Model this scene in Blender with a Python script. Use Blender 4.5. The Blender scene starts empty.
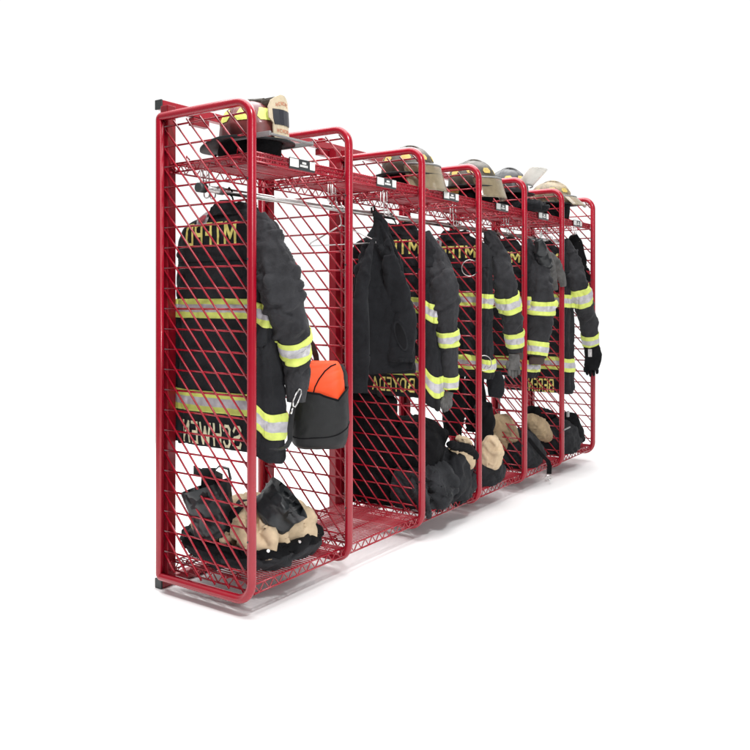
import bpy, bmesh, math, random
from mathutils import Vector, noise, Matrix
from mathutils.bvhtree import BVHTree
R = math.radians
random.seed(7)
sc = bpy.context.scene
COL = sc.collection

# ------------------------------------------------------------------ camera model
CAM = Vector((-2.153, -2.051, 1.171))
FW = Vector((math.cos(.60938), math.sin(.60938), 0))
RT = Vector((FW.y, -FW.x, 0))
F, CX, CY = 806.0, 375.0, 300.0
def ray(px, py):
    return FW * F + RT * (px - CX) + Vector((0, 0, CY - py))
def at_y(px, py, Y):
    d = ray(px, py); return CAM + d * ((Y - CAM.y) / d.y)
def at_x(px, py, X):
    d = ray(px, py); return CAM + d * ((X - CAM.x) / d.x)
def at_z(px, py, Z):
    d = ray(px, py); return CAM + d * ((Z - CAM.z) / d.z)
def depth(p):
    return (Vector(p) - CAM).dot(FW)
BAY = .5913
TR = .0172            # frame tube radius
Z0, Z1 = .067, 1.903  # frame tube axis, bottom and top
YR = .501             # rear tube axis

# ------------------------------------------------------------------ materials
def mat(name, col, rough=.5, metal=0, bump=None, var=0, var_scale=8, coat=0, sheen=0, alpha=1, trans=0, spec=.5, col2=None):
    m = bpy.data.materials.new(name); m.use_nodes = True
    nt = m.node_tree; b = nt.nodes['Principled BSDF']
    b.inputs['Base Color'].default_value = (*col, 1)
    b.inputs['Roughness'].default_value = rough
    b.inputs['Metallic'].default_value = metal
    b.inputs['Specular IOR Level'].default_value = spec
    if coat: b.inputs['Coat Weight'].default_value = coat; b.inputs['Coat Roughness'].default_value = .12
    if sheen:
        b.inputs['Sheen Weight'].default_value = sheen; b.inputs['Sheen Roughness'].default_value = .5
    if alpha < 1: b.inputs['Alpha'].default_value = alpha
    if trans: b.inputs['Transmission Weight'].default_value = trans
    tc = nt.nodes.new('ShaderNodeTexCoord')
    if var or col2:
        n = nt.nodes.new('ShaderNodeTexNoise'); n.inputs['Scale'].default_value = var_scale
        n.inputs['Detail'].default_value = 8; n.inputs['Roughness'].default_value = .65
        nt.links.new(tc.outputs['Object'], n.inputs['Vector'])
        r = nt.nodes.new('ShaderNodeValToRGB')
        c2 = col2 or tuple(min(1, c * (1 + var)) for c in col)
        c1 = tuple(c * (1 - var * .6) for c in col)
        r.color_ramp.elements[0].color = (*c1, 1); r.color_ramp.elements[0].position = .36
        r.color_ramp.elements[1].color = (*c2, 1); r.color_ramp.elements[1].position = .66
        nt.links.new(n.outputs['Fac'], r.inputs['Fac'])
        nt.links.new(r.outputs['Color'], b.inputs['Base Color'])
    if bump:
        prev = None
        for sc_, st, dist in bump:
            n = nt.nodes.new('ShaderNodeTexNoise'); n.inputs['Scale'].default_value = sc_
            n.inputs['Detail'].default_value = 4
            nt.links.new(tc.outputs['Object'], n.inputs['Vector'])
            bp = nt.nodes.new('ShaderNodeBump'); bp.inputs['Strength'].default_value = st
            bp.inputs['Distance'].default_value = dist
            nt.links.new(n.outputs['Fac'], bp.inputs['Height'])
            if prev: nt.links.new(prev.outputs['Normal'], bp.inputs['Normal'])
            prev = bp
        nt.links.new(prev.outputs['Normal'], b.inputs['Normal'])
    return m
M = {}
M['red'] = mat('red_powder_coat', (.33, .0035, .017), .27, coat=.25, var=.12, var_scale=5, bump=[(420, .12, .001)])
M['deepred'] = mat('red_powder_coat_post', (.22, .002, .010), .38, coat=.2, var=.12, var_scale=5, bump=[(420, .12, .001)])
M['cap'] = mat('black_plastic_cap', (.03, .035, .035), .5)
M['chrome'] = mat('bright_zinc', (.62, .61, .6), .28, metal=1, var=.15, var_scale=30)
M['steelrod'] = mat('galvanized_rod', (.5, .49, .48), .33, metal=1, var=.25, var_scale=18)
M['cloth'] = mat('charcoal_aramid', (.018, .0185, .021), .9, spec=.18, sheen=.03, var=.3, var_scale=9, bump=[(11, .8, .022), (34, .5, .008), (80, .3, .003), (900, .35, .0012)])
M['cloth2'] = mat('charcoal_aramid_lit', (.030, .030, .033), .9, spec=.18, sheen=.05, var=.35, var_scale=7, bump=[(11, .9, .024), (34, .55, .008), (80, .35, .003), (900, .35, .0012)])  # same cloth as the bodies; stronger light on sleeves put into a lighter colour
M['cloth3'] = mat('slate_aramid', (.028, .029, .032), .9, spec=.18, sheen=.04, var=.35, var_scale=7, bump=[(11, .9, .024), (34, .55, .008), (80, .35, .003), (900, .35, .0012)])
M['black'] = mat('black_fabric', (.006, .006, .007), .85, spec=.15, var=.4, var_scale=14, bump=[(22, .4, .01), (90, .4, .003), (800, .3, .001)])
M['coat'] = mat('black_coat_cloth', (.012, .0125, .0145), .88, spec=.15, var=.3, var_scale=8, sheen=.03, bump=[(9, .7, .022), (30, .4, .007), (60, .3, .003), (900, .35, .001)])
M['rubber'] = mat('black_rubber', (.011, .013, .015), .42, var=.5, var_scale=16, bump=[(14, .3, .008), (120, .2, .002)])
M['tan'] = mat('tan_lining', (.58, .45, .30), .9, var=.25, var_scale=10, sheen=.05, spec=.2, bump=[(8, .35, .016), (40, .2, .004), (700, .3, .001)])
M['tan2'] = mat('tan_leather', (.33, .24, .14), .8, var=.35, var_scale=12, bump=[(10, .35, .012), (50, .25, .004)])
M['lime'] = mat('lime_fluorescent_tape', (.63, .72, .15), .58, var=.14, var_scale=25, bump=[(40, .25, .003), (700, .2, .0008)])
M['silver'] = mat('silver_reflective_tape', (.47, .46, .49), .45, var=.24, var_scale=30, metal=.15, bump=[(40, .25, .003)])
M['letter'] = mat('yellow_lettering', (.80, .72, .20), .6, var=.2, var_scale=40)
M['letterw'] = mat('pale_lettering', (.80, .77, .52), .6, var=.2, var_scale=40)
M['orange'] = mat('orange_nylon', (.92, .075, .008), .6, var=.12, var_scale=10, bump=[(9, .3, .012), (500, .3, .001)])
M['bagblack'] = mat('black_nylon', (.006, .0065, .0075), .62, var=.3, var_scale=10, bump=[(10, .35, .012), (500, .3, .001)])
M['helmet_red'] = mat('red_brown_leather', (.12, .018, .018), .48, var=.45, var_scale=10, coat=.2, bump=[(25, .25, .004)])
M['helmet_tan'] = mat('worn_tan_helmet_shell', (.09, .07, .045), .55, col2=(.34, .27, .17), var=.4, var_scale=13, bump=[(30, .3, .004)])
M['helmet_black'] = mat('black_helmet_shell', (.02, .02, .022), .4, var=.5, var_scale=14, bump=[(25, .2, .004)])
M['helmet_camo'] = mat('grimy_helmet_shell', (.03, .024, .021), .5, col2=(.09, .075, .05), var=.3, var_scale=16, bump=[(30, .3, .004)])
M['brim'] = mat('black_brim', (.012, .013, .014), .55, spec=.25, var=.4, var_scale=14)
M['shield'] = mat('cream_leather', (.50, .42, .29), .6, var=.22, var_scale=22, bump=[(60, .3, .002)])
M['shieldblack'] = mat('black_leather_panel', (.016, .017, .024), .5)
M['redink'] = mat('red_lettering', (.42, .17, .10), .6, var=.3, var_scale=60)
M['grey'] = mat('grey_plastic', (.22, .22, .22), .4, var=.2)
M['visor'] = mat('smoked_amber_visor', (.27, .22, .14), .12, alpha=.72, var=.25, var_scale=18, spec=.7)
M['visorclear'] = mat('hazy_clear_visor', (.74, .72, .66), .2, alpha=.72, var=.12, var_scale=14, spec=.7)
M['ochre'] = mat('ochre_trim', (.50, .37, .10), .6, var=.3, var_scale=30)
M['glove'] = mat('grey_glove_leather', (.085, .082, .08), .8, var=.5, var_scale=20, bump=[(30, .5, .006)])
M['white'] = mat('white_card', (.8, .79, .77), .45, var=.05)
M['platebk'] = mat('black_card', (.02, .021, .024), .35)
M['patch'] = mat('pale_patch', (.42, .40, .40), .7, var=.35, var_scale=60)
M['patchred'] = mat('red_patch', (.35, .04, .06), .7, var=.3, var_scale=60)
M['brown'] = mat('brown_knit', (.06, .04, .035), .9, bump=[(300, .5, .002)])
M['floor'] = mat('white_studio_floor', (.96, .96, .96), .9, spec=.1)

# ------------------------------------------------------------------ mesh builder
class MB:
    def __init__(s): s.v, s.f, s.m, s.s = [], [], [], []
    def add(s, verts, faces, mi=0, smooth=True):
        b = len(s.v); s.v += [Vector(p) for p in verts]
        for f in faces: s.f.append([b + i for i in f]); s.m.append(mi); s.s.append(smooth)
        return s
    def tube(s, path, r, n=8, closed=False, mi=0, caps=True):
        P = [Vector(p) for p in path]; N = len(P)
        rr = r if isinstance(r, (list, tuple)) else [r] * N
        T = []
        for i in range(N):
            a = P[(i - 1) % N] if (closed or i > 0) else P[i]
            b = P[(i + 1) % N] if (closed or i < N - 1) else P[i]
            T.append((b - a).normalized())
        ref = Vector((0, 0, 1)) if abs(T[0].z) < .9 else Vector((1, 0, 0))
        X = (ref - T[0] * ref.dot(T[0])).normalized(); vs = []
        for i in range(N):
            X = (X - T[i] * X.dot(T[i])).normalized(); Y = T[i].cross(X)
            for k in range(n):
                a = 2 * math.pi * k / n
                vs.append(P[i] + (X * math.cos(a) + Y * math.sin(a)) * rr[i])
        fs = []
        for i in range(N if closed else N - 1):
            j = (i + 1) % N
            for k in range(n):
                fs.append((i * n + k, i * n + (k + 1) % n, j * n + (k + 1) % n, j * n + k))
        s.add(vs, fs, mi)
        if caps and not closed:
            b = len(s.v) - N * n
            s.f.append([b + k for k in reversed(range(n))]); s.m.append(mi); s.s.append(False)
            s.f.append([b + (N - 1) * n + k for k in range(n)]); s.m.append(mi); s.s.append(False)
        return s
    def box(s, lo, hi, c=.003, mi=0):
        lo, hi = Vector(lo), Vector(hi); c = min(c, min(hi - lo) * .45)
        bm = bmesh.new(); bmesh.ops.create_cube(bm, size=1)
        for v in bm.verts: v.co = Vector(((lo[i] + hi[i]) / 2 + v.co[i] * (hi[i] - lo[i]) for i in range(3)))
        if c > 0: bmesh.ops.bevel(bm, geom=bm.edges[:], offset=c, segments=2, affect='EDGES', profile=.6)
        bm.verts.index_update()
        s.add([v.co.copy() for v in bm.verts], [[v.index for v in f.verts] for f in bm.faces], mi, False); bm.free()
        return s
    def ribbon(s, path, width_dirs, w, t=.003, mi=0):
        P = [Vector(p) for p in path]; N = len(P); vs = []
        for i in range(N):
            W = Vector(width_dirs[i] if isinstance(width_dirs, list) else width_dirs).normalized()
            tg = (P[min(i + 1, N - 1)] - P[max(i - 1, 0)]).normalized()
            nn = tg.cross(W).normalized()
            for a, b in ((-1, -1), (1, -1), (1, 1), (-1, 1)):
                vs.append(P[i] + W * (a * w / 2) + nn * (b * t / 2))
        fs = []
        for i in range(N - 1):
            for k in range(4):
                fs.append((i * 4 + k, i * 4 + (k + 1) % 4, i * 4 + 4 + (k + 1) % 4, i * 4 + 4 + k))
        fs += [(3, 2, 1, 0), tuple((N - 1) * 4 + k for k in range(4))]
        return s.add(vs, fs, mi, False)
    def plate(s, outline, fn, t, mi=0, sub=0):
        """extrude a 2-D outline (list of (a,b)) mapped by fn(a,b,off)->point"""
        bm = bmesh.new()
        vs = [bm.verts.new((a, b, 0)) for a, b in outline]; bm.faces.new(vs)
        bmesh.ops.triangulate(bm, faces=bm.faces[:])
        for _ in range(sub):
            bmesh.ops.subdivide_edges(bm, edges=bm.edges[:], cuts=1, use_grid_fill=True)
            bmesh.ops.triangulate(bm, faces=bm.faces[:])
        g = bmesh.ops.extrude_face_region(bm, geom=bm.faces[:])
        for e in g['geom']:
            if isinstance(e, bmesh.types.BMVert): e.co.z = 1
        bm.verts.index_update()
        s.add([fn(v.co.x, v.co.y, v.co.z * t) for v in bm.verts], [[v.index for v in f.verts] for f in bm.faces], mi, False)
        bm.free(); return s
    def build(s, name, mats, parent=None, base=None, bevel=0):
        me = bpy.data.meshes.new(name); b = Vector(base) if base else Vector((0, 0, 0))
        me.from_pydata([p - b for p in s.v], [], s.f)
        for m in (mats if isinstance(mats, (list, tuple)) else [mats]): me.materials.append(m)
        me.polygons.foreach_set('material_index', s.m); me.polygons.foreach_set('use_smooth', s.s)
        bm = bmesh.new(); bm.from_mesh(me); bmesh.ops.recalc_face_normals(bm, faces=bm.faces[:]); bm.to_mesh(me); bm.free()
        o = bpy.data.objects.new(name, me); COL.objects.link(o)
        if parent: o.parent = parent
        return o

def thing(name, label, cat, loc, group=None):
    o = bpy.data.objects.new(name, None); COL.objects.link(o); o.location = loc
    o.empty_display_size = .05; o['label'] = label; o['category'] = cat
    if group: o['group'] = group
    return o

# ------------------------------------------------------------------ cloth surfaces
def cat(a, b, c, d, t):
    return .5 * ((2 * b) + (c - a) * t + (2 * a - 5 * b + 4 * c - d) * t * t + (3 * b - a - 3 * c + d) * t ** 3)
def fold(p, seed, fx=7.0, fz=1.7):
    q = Vector((p.x * fx + seed * 3.1, p.y * fx - seed * 1.7, p.z * fz + seed))
    w = noise.noise_vector(q * .6) * 1.1
    q = q + w
    a = noise.noise(q)
    r = (1 - min(1, abs(noise.noise(q * 1.7 + Vector((5, 1, 2)))) * 2.6)) ** 2
    q2 = Vector((p.x * 13 + seed, p.y * 13, p.z * 9 + p.y * 6)); q2 = q2 + noise.noise_vector(q2 * .5) * 1.4
    d = (1 - min(1, abs(noise.noise(q2)) * 4.2)) ** 1.6
    c = noise.noise(Vector((p.x * 24, p.y * 24, p.z * 18)) + Vector((seed, 0, 0)))
    return a * .9 + r * .5 - d * .55 + c * .12 - .05
class Grid:
    """closed-around lofted surface; stations (center, A half-vector, B half-vector, exponent)"""
    def __init__(s, st, nu=72, nv=90, amp=.012, seed=0, fx=7, fz=1.7, post=None, ampf=None, tmap=None):
        s.nu, s.nv, s.seed = nu, nv, seed
        S = [tuple(Vector(x) if not isinstance(x, (int, float)) else x for x in q) for q in st]
        n = len(S) - 1; base = []
        for j in range(nv + 1):
            t = j / nv
            if tmap: t = tmap(t)
            t *= n; i = min(int(t), n - 1); f = t - i
            q = [S[max(i - 1, 0)], S[i], S[i + 1], S[min(i + 2, n)]]
            c, A, B = (cat(q[0][k], q[1][k], q[2][k], q[3][k], f) for k in range(3))
            e = q[1][3] * (1 - f) + q[2][3] * f
            row = []
            for k in range(nu):
                th = 2 * math.pi * k / nu; co, si = math.cos(th), math.sin(th)
                x = math.copysign(abs(co) ** (2 / e), co); y = math.copysign(abs(si) ** (2 / e), si)
                p = c + A * x + B * y
                if post: p = post(p)
                row.append(p)
            base.append(row)
        s.p = base; s._normals()
        out = []
        for j in range(nv + 1):
            row = []
            for k in range(nu):
                p = base[j][k]; a = amp * (ampf(j / nv) if ampf else 1)
                row.append(p + s.n[j][k] * (fold(p, seed, fx, fz) * a))
            out.append(row)
        s.p = out; s._normals()
    def _normals(s):
        s.n = []; nv, nu = s.nv, s.nu
        for j in range(nv + 1):
            row = []; a, b = max(j - 1, 0), min(j + 1, nv)
            for k in range(nu):
                du = s.p[j][(k + 1) % nu] - s.p[j][(k - 1) % nu]; dv = s.p[b][k] - s.p[a][k]
                nrm = du.cross(dv)
                row.append(nrm.normalized() if nrm.length > 1e-12 else Vector((0, 0, 1)))
            s.n.append(row)
        # outward check
        c = sum((q for q in s.p[nv // 2]), Vector()) / nu
        if sum((s.p[nv // 2][k] - c).dot(s.n[nv // 2][k]) for k in range(nu)) < 0:
            s.n = [[-x for x in r] for r in s.n]
    def at(s, u, v, off=0):
        u = (u % 1) * s.nu; v = max(0, min(.99999, v)) * s.nv
        k, j = int(u), int(v); fu, fv = u - k, v - j; k %= s.nu; k2 = (k + 1) % s.nu
        L = lambda g: (g[j][k] * (1 - fu) + g[j][k2] * fu) * (1 - fv) + (g[j + 1][k] * (1 - fu) + g[j + 1][k2] * fu) * fv
        return L(s.p) + L(s.n) * off
    def mesh(s, mb, mi=0, cap0=True, cap1=True, dip=0):
        nu, nv = s.nu, s.nv
        vs = [p for r in s.p for p in r]
        fs = [(j * nu + k, j * nu + (k + 1) % nu, (j + 1) * nu + (k + 1) % nu, (j + 1) * nu + k) for j in range(nv) for k in range(nu)]
        for cap, j, sg in ((cap0, 0, -1), (cap1, nv, 1)):
            if cap:
                c = sum(s.p[j], Vector()) / nu
                if dip:
                    ax = (sum(s.p[nv], Vector()) - sum(s.p[0], Vector())).normalized() * sg
                    b = len(vs)
                    for k in range(nu): vs.append(c + (s.p[j][k] - c) * .9 - ax * dip)
                    fs += [(j * nu + k, j * nu + (k + 1) % nu, b + (k + 1) % nu, b + k) for k in range(nu)]
                    vs.append(c - ax * dip * 1.2); m = len(vs) - 1
                    fs += [(b + k, b + (k + 1) % nu, m) for k in range(nu)]
                else:
                    vs.append(c); m = len(vs) - 1
                    fs += [(j * nu + k, j * nu + (k + 1) % nu, m) for k in range(nu)]
        mb.add(vs, fs, mi); return mb
    def v_at_z(s, z, u=.25):
        best = min(range(s.nv + 1), key=lambda j: abs(s.p[j][int(u * s.nu) % s.nu].z - z)); return best / s.nv
    def creases(s, n, a, w, L, ang, vr=(.05, .95), ur=(0., 1.), seed=0, pocket=.45):
        """pressed-in cloth folds: rounded crests with a tight valley on one side, laid over the surface"""
        rnd = random.Random(seed * 77 + n); nu, nv = s.nu, s.nv; mid = nv // 2
        U = sum((s.p[mid][(k + 1) % nu] - s.p[mid][k]).length for k in range(nu))
        V = sum((sum(s.p[j + 1], Vector()) / nu - sum(s.p[j], Vector()) / nu).length for j in range(nv)) or .1
        D = [[0.0] * nu for _ in range(nv + 1)]
        for _ in range(n):
            uc = rnd.uniform(*ur) * U; vc = rnd.uniform(*vr) * V; ph = R(rnd.uniform(*ang)); l = rnd.uniform(*L) / 2
            ww = rnd.uniform(*w); aa = rnd.uniform(*a); sg = rnd.choice((-1, 1)); bend = rnd.uniform(-.35, .35) / max(l, .02)
            c, si = math.cos(ph), math.sin(ph); rr = l + ww * 3
            for j in range(nv + 1):
                dv = j / nv * V - vc
                if abs(dv) > rr: continue
                for k in range(nu):
                    du = k / nu * U - uc; du -= U * round(du / U)
                    if abs(du) > rr: continue
                    t = du * c + dv * si; x = (-du * si + dv * c - bend * t * t * .5) / ww * sg
                    if abs(t) > l or abs(x) > 3.2: continue
                    e = 1 - (t / l) ** 2; e *= e
                    D[j][k] += aa * e * (math.exp(-x * x) - pocket * math.exp(-(x - 1.25) ** 2 * 3.2) - .12)
        s.p = [[s.p[j][k] + s.n[j][k] * D[j][k] for k in range(nu)] for j in range(nv + 1)]; s._normals(); return s
    def patch(s, name, m, v0, v1, parent, base, u0=0., u1=1., off=.005, nr=16):
        nu = int(s.nu * (u1 - u0)) * 2; vs = []; fs = []; b = nu + 1
        for i in range(nr):
            e = off * (-.6 if i in (0, nr - 1) else 1)
            for k in range(nu + 1): vs.append(s.at(u0 + (u1 - u0) * k / nu, v0 + (v1 - v0) * i / (nr - 1), e + (.002 * math.sin(k * .7) if i == nr - 1 else 0)))
        for i in range(nr - 1):
            for k in range(nu): fs.append((i * b + k, i * b + k + 1, (i + 1) * b + k + 1, (i + 1) * b + k))
        return MB().add(vs, fs).build(name, m, parent, base)
    def band(s, name, v0, v1, parent, base, u0=0., u1=1., off=.004, droop=0):
        """fluorescent tape with a silver middle, wrapped on the surface"""
        nu = int(s.nu * (u1 - u0)) * 2; nr = 31; mb = MB(); vs = []; fs = []; ms = []
        for i in range(nr):
            t = i / (nr - 1)
            e = off * (.1 if i in (0, nr - 1) else (1.15 if .3 < t < .7 else 1))
            for k in range(nu + 1):
                uu = u0 + (u1 - u0) * k / nu; vs.append(s.at(uu, v0 + (v1 - v0) * t + droop * math.sin(2 * math.pi * uu), e + .0022))
        b = nu + 1
        for i in range(nr - 1):
            mi = 1 if .3 < (i + .5) / (nr - 1) < .69 else 0
            for k in range(nu): fs.append((i * b + k, i * b + k + 1, (i + 1) * b + k + 1, (i + 1) * b + k)); ms.append(mi)
        mb.v = vs; mb.f = [list(f) for f in fs]; mb.m = ms; mb.s = [True] * len(fs)
        return mb.build(name, [M['lime'], M['silver']], parent, base)

GL = {'M': [(.9), [(0, 0), (0, 1), (.45, .3), (.9, 1), (.9, 0)]], 'T': [.7, [(0, 1), (.7, 1)], [(.35, 1), (.35, 0)]],
      'F': [.6, [(0, 0), (0, 1), (.6, 1)], [(0, .52), (.48, .52)]], 'P': [.64, [(0, 0), (0, 1), (.46, 1), (.64, .87), (.64, .62), (.46, .47), (0, .47)]],
      'D': [.68, [(0, 0), (0, 1), (.44, 1), (.68, .78), (.68, .22), (.44, 0), (0, 0)]], 'E': [.58, [(.58, 1), (0, 1), (0, 0), (.58, 0)], [(0, .52), (.46, .52)]],
      'S': [.62, [(.62, .8), (.48, 1), (.14, 1), (0, .85), (0, .65), (.14, .54), (.48, .46), (.62, .35), (.62, .15), (.48, 0), (.14, 0), (0, .2)]],
      'C': [.62, [(.62, .8), (.48, 1), (.16, 1), (0, .82), (0, .18), (.16, 0), (.48, 0), (.62, .2)]], 'H': [.66, [(0, 0), (0, 1)], [(.66, 0), (.66, 1)], [(0, .5), (.66, .5)]],
      'W': [.95, [(0, 1), (.24, 0), (.475, .8), (.71, 0), (.95, 1)]], 'N': [.68, [(0, 0), (0, 1), (.68, 0), (.68, 1)]],
      'B': [.64, [(0, 0), (0, 1), (.48, 1), (.6, .88), (.6, .64), (.46, .53), (0, .53)], [(.46, .53), (.64, .4), (.64, .13), (.5, 0), (0, 0)]],
      'O': [.68, [(.18, 0), (0, .2), (0, .8), (.18, 1), (.5, 1), (.68, .8), (.68, .2), (.5, 0), (.18, 0)]], 'Y': [.7, [(0, 1), (.35, .5), (.7, 1)], [(.35, .5), (.35, 0)]],
      'A': [.72, [(0, 0), (.36, 1), (.72, 0)], [(.13, .34), (.59, .34)]], 'R': [.64, [(0, 0), (0, 1), (.46, 1), (.64, .87), (.64, .62), (.46, .48), (0, .48)], [(.3, .48), (.64, 0)]]}
def letters_on(name, txt, bvh, fn, d, m, parent, base, off=.0042, stroke=.17):
    """block letters stitched on: strokes projected through fn(s,t) along d onto the cloth. They read mirrored, as in the photograph."""
    gap = .36; tot = sum(GL[c][0] for c in txt) + gap * (len(txt) - 1); mb = MB(); x = 0; n_ = 0
    for c in txt:
        g = GL[c]
        for pl in g[1:]:
            for (p, q) in zip(pl, pl[1:]):
                P, Q = Vector((p[0] + x, p[1], 0)), Vector((q[0] + x, q[1], 0)); t = (Q - P).normalized(); nn = Vector((-t.y, t.x, 0)) * stroke * .5
                a, b = P - t * stroke * .42, Q + t * stroke * .42; N = 5; vs = []; n_ += 1
                for i in range(N + 1):
                    for sg in (-1, 1):
                        w = a.lerp(b, i / N) + nn * sg
                        o = fn(w.x / tot, max(-.06, min(1.06, w.y))); h = bvh.ray_cast(o, d)
                        vs.append((h[0] if h[0] is not None else o + d * .3) - d * (off + .00022 * (n_ % 9)))
                mb.add(vs, [(2 * i, 2 * i + 1, 2 * i + 3, 2 * i + 2) for i in range(N)], 0, False)
        x += g[0] + gap
    return mb.build(name, m, parent, base)

def sleeve_grid(pts, Y, seed, amp=.011, flat=.85, nu=48, nv=110):
    """pts: (px,py,halfwidth px[,Y]) along the middle of the sleeve in the photo"""
    P = []; r = []
    for q in pts:
        p = at_y(q[0], q[1], q[3] if len(q) > 3 else Y); P.append(p); r.append(q[2] * depth(p) / F)
    st = []
    for i, p in enumerate(P):
        tg = (P[min(i + 1, len(P) - 1)] - P[max(i - 1, 0)]).normalized()
        A = RT - tg * RT.dot(tg); A.normalize(); B = tg.cross(A)
        st.append((p, A * r[i], B * (r[i] * flat), 2.2))
    cu = lambda v: .45 + .55 * min(1, v / .08)
    return Grid(st, nu, nv, amp, seed, 10, 3.6, ampf=cu), P

# ------------------------------------------------------------------ the rack
rack = thing('gear_rack', 'long red tubular steel gear rack of six open bays divided by wire mesh panels', 'gear rack', (0, 0, 0))
def arc(cy, cz, r, a0, a1, n=8):
    return [Vector((0, cy + r * math.cos(R(a0 + (a1 - a0) * i / n)), cz + r * math.sin(R(a0 + (a1 - a0) * i / n)))) for i in range(n + 1)]
rc, rr = .074, .012
loop = arc(rc, Z0 + rc, rc, 270, 180) + arc(rc, Z1 - rc, rc, 180, 90) + arc(YR - rr, Z1 - rr, rr, 90, 0, 4) + arc(YR - rr, Z0 + rr, rr, 0, -90, 4)
fr = MB().tube(loop, TR, 20, True).build('divider_frame', M['red'], rack)
holes = [MB().tube([(-TR - .0006, .004, z_), (-TR + .004, .004, z_)], .0042, 10).build('bolt_hole', M['cap'], fr) for z_ in (at_x(249, 178, -.017).z, at_x(247, 259, -.017).z, at_x(250, 543, -.017).z)]
# mesh panel: horizontals and steep diagonals welded to the inner side of the tube
pm = MB(); wr = .0041; xw = .0185; pitch = .0812
za, zb = Z0 + .02, Z1 - .02
z = zb - .016
while z > za + .05:
    j = random.uniform(-.0012, .0012)
    pm.tube([(xw + .004, .006, z + j), (xw + .004, YR - .004, z)], wr, 6); z -= pitch
sl = 1.08
c = zb + .012
while c > za - YR * sl:
    pass_ = []
    # line z = c + sl*(y) ; rises toward the rear
    y0 = max(.008, (za - c) / sl); y1 = min(YR - .008, (zb - c) / sl)
    if y1 - y0 > .03:
        j = random.uniform(-.001, .001)
        pts = [(xw - .002, y0, c + sl * y0), (xw - .002, y1, c + sl * y1 + j)]
        pm.tube(pts, wr, 6)
    c -= pitch
mp = pm.build('mesh_panel', M['red'], fr)
# rear post (two C-channels back to back read as one post with a seam)
px0 = .019
post = MB().box((px0, .478, .04), (px0 + .043, .5225, 1.955), .004).build('rear_post', M['deepred'], rack)
sbs = [MB().tube([(px0 + .0215, .4765, .5 + .55 * k), (px0 + .0215, .4795, .5 + .55 * k)], .006, 10).build('bolt', M['deepred'], post) for k in range(3)]
frames = [fr]
for k in range(1, 7):
    f2 = fr.copy(); COL.objects.link(f2); f2.parent = rack; f2.location = (k * BAY, 0, 0)
    for ch in [mp] + holes:
        c2 = ch.copy(); COL.objects.link(c2); c2.parent = f2
    p2 = post.copy(); COL.objects.link(p2); p2.parent = rack; p2.location = (k * BAY, 0, 0)
    for sb in sbs:
        c2 = sb.copy(); COL.objects.link(c2); c2.parent = p2
# the rack is two units joined at the third panel: a second post stands there
p2 = post.copy(); COL.objects.link(p2); p2.parent = rack; p2.location = (2 * BAY - .083, 0, 0)
# rails
XE = 6 * BAY + .075
ca = at_y(157.5, 104.5, .545); cb_ = at_y(157.5, 583.5, .545)
for cc in (ca, cb_):
    zc = max(cc.z, .0205); xs = cc.x
    rl = MB().box((xs + .009, .5245, zc - .0185), (XE, .5605, zc + .0185), .003).build('wall_rail', M['red'], rack)
    for xa, xb in ((xs, xs + .0085), (XE + .0005, XE + .009)):
        MB().box((xa, .5225, zc - .02), (xb, .5625, zc + .02), .003).build('end_cap', M['cap'], rl)
ZR = ca.z
for xb in (.2, 1.05, 2.2, 3.0):
    MB().box((xb, .5255, ZR - .054), (xb + .09, .5575, ZR - .0205), .003).build('wall_bracket', M['deepred'], rack)
    if xb > .5:
        MB().box((xb + .02, .528, ZR + .0195), (xb + .05, .556, ZR + .036), .002).build('rail_bolt', M['red'], rack)
# wire shelves
def shelf_mesh(zt, n_wires, lip):
    mb = MB(); x0, x1 = TR + .008, BAY - TR - .003; ya, yb = .012, .470; d = .034
    for y in (ya, yb):
        mb.tube([(x0, y, zt), (x1, y, zt)], .0038, 8); mb.tube([(x0, y, zt - d), (x1, y, zt - d)], .0038, 8)
        n = 20; pts = [(x0 + (x1 - x0) * i / n, y, zt - (d if i % 2 else 0)) for i in range(n + 1)]
        for a, b in zip(pts, pts[1:]): mb.tube([a, b], .0026, 6, caps=False)
    for x in (x0 + .012, x1 - .004):
        mb.tube([(x, ya, zt), (x, yb, zt)], .0038, 8); mb.tube([(x, ya, zt - d), (x, yb, zt - d)], .0038, 8)
        n = 16; pts = [(x, ya + (yb - ya) * i / n, zt - (d if i % 2 else 0)) for i in range(n + 1)]
        for a, b in zip(pts, pts[1:]): mb.tube([a, b], .0026, 6, caps=False)
        for y in (.09, .37): mb.tube([(x, y, zt + .006), (x - .006, y + .01, zt + .022), (x, y + .02, zt + .006)], .003, 6)
    for y in (.16, .31): mb.tube([(x0, y, zt - .006), (x1, y, zt - .006)], .0035, 6)
    for i in range(n_wires):
        x = x0 + .02 + (x1 - x0 - .03) * i / (n_wires - 1)
        mb.tube([(x, ya, zt + .003), (x, yb, zt + .003)], .0024, 6)
    if lip:
        mb.tube([(x0, ya, zt - .5 * d), (x1, ya, zt - .5 * d)], .0034, 8)
        for i in range(41): mb.tube([(x0 + (x1 - x0) * i / 40, ya + .003, zt), (x0 + (x1 - x0) * i / 40, ya + .003, zt - d)], .0022, 6, caps=False)
    return mb
ZS, ZB = 1.717, .122
top = shelf_mesh(ZS, 34, True).build('top_shelf', M['red'], rack)
bot = shelf_mesh(ZB, 30, False).build('bottom_shelf', M['red'], rack)
def plate_mesh():
    xa, xb = .205, .36; y = -.0005; zt, zb_ = ZS + .006, ZS - .037
    mb = MB()
    mb.box((xa, y - .003, zb_), (xb, y, zt), .001, 0)
    return mb
lp = plate_mesh().build('label_plate', M['platebk'], top)
wcs = [MB().box((a, -.0053, ZS - .029), (b_, -.0034, ZS + .003), .0006).build('white_card', M['white'], lp) for a, b_ in ((.207, .258), (.327, .358))]
mk = MB()
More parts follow.
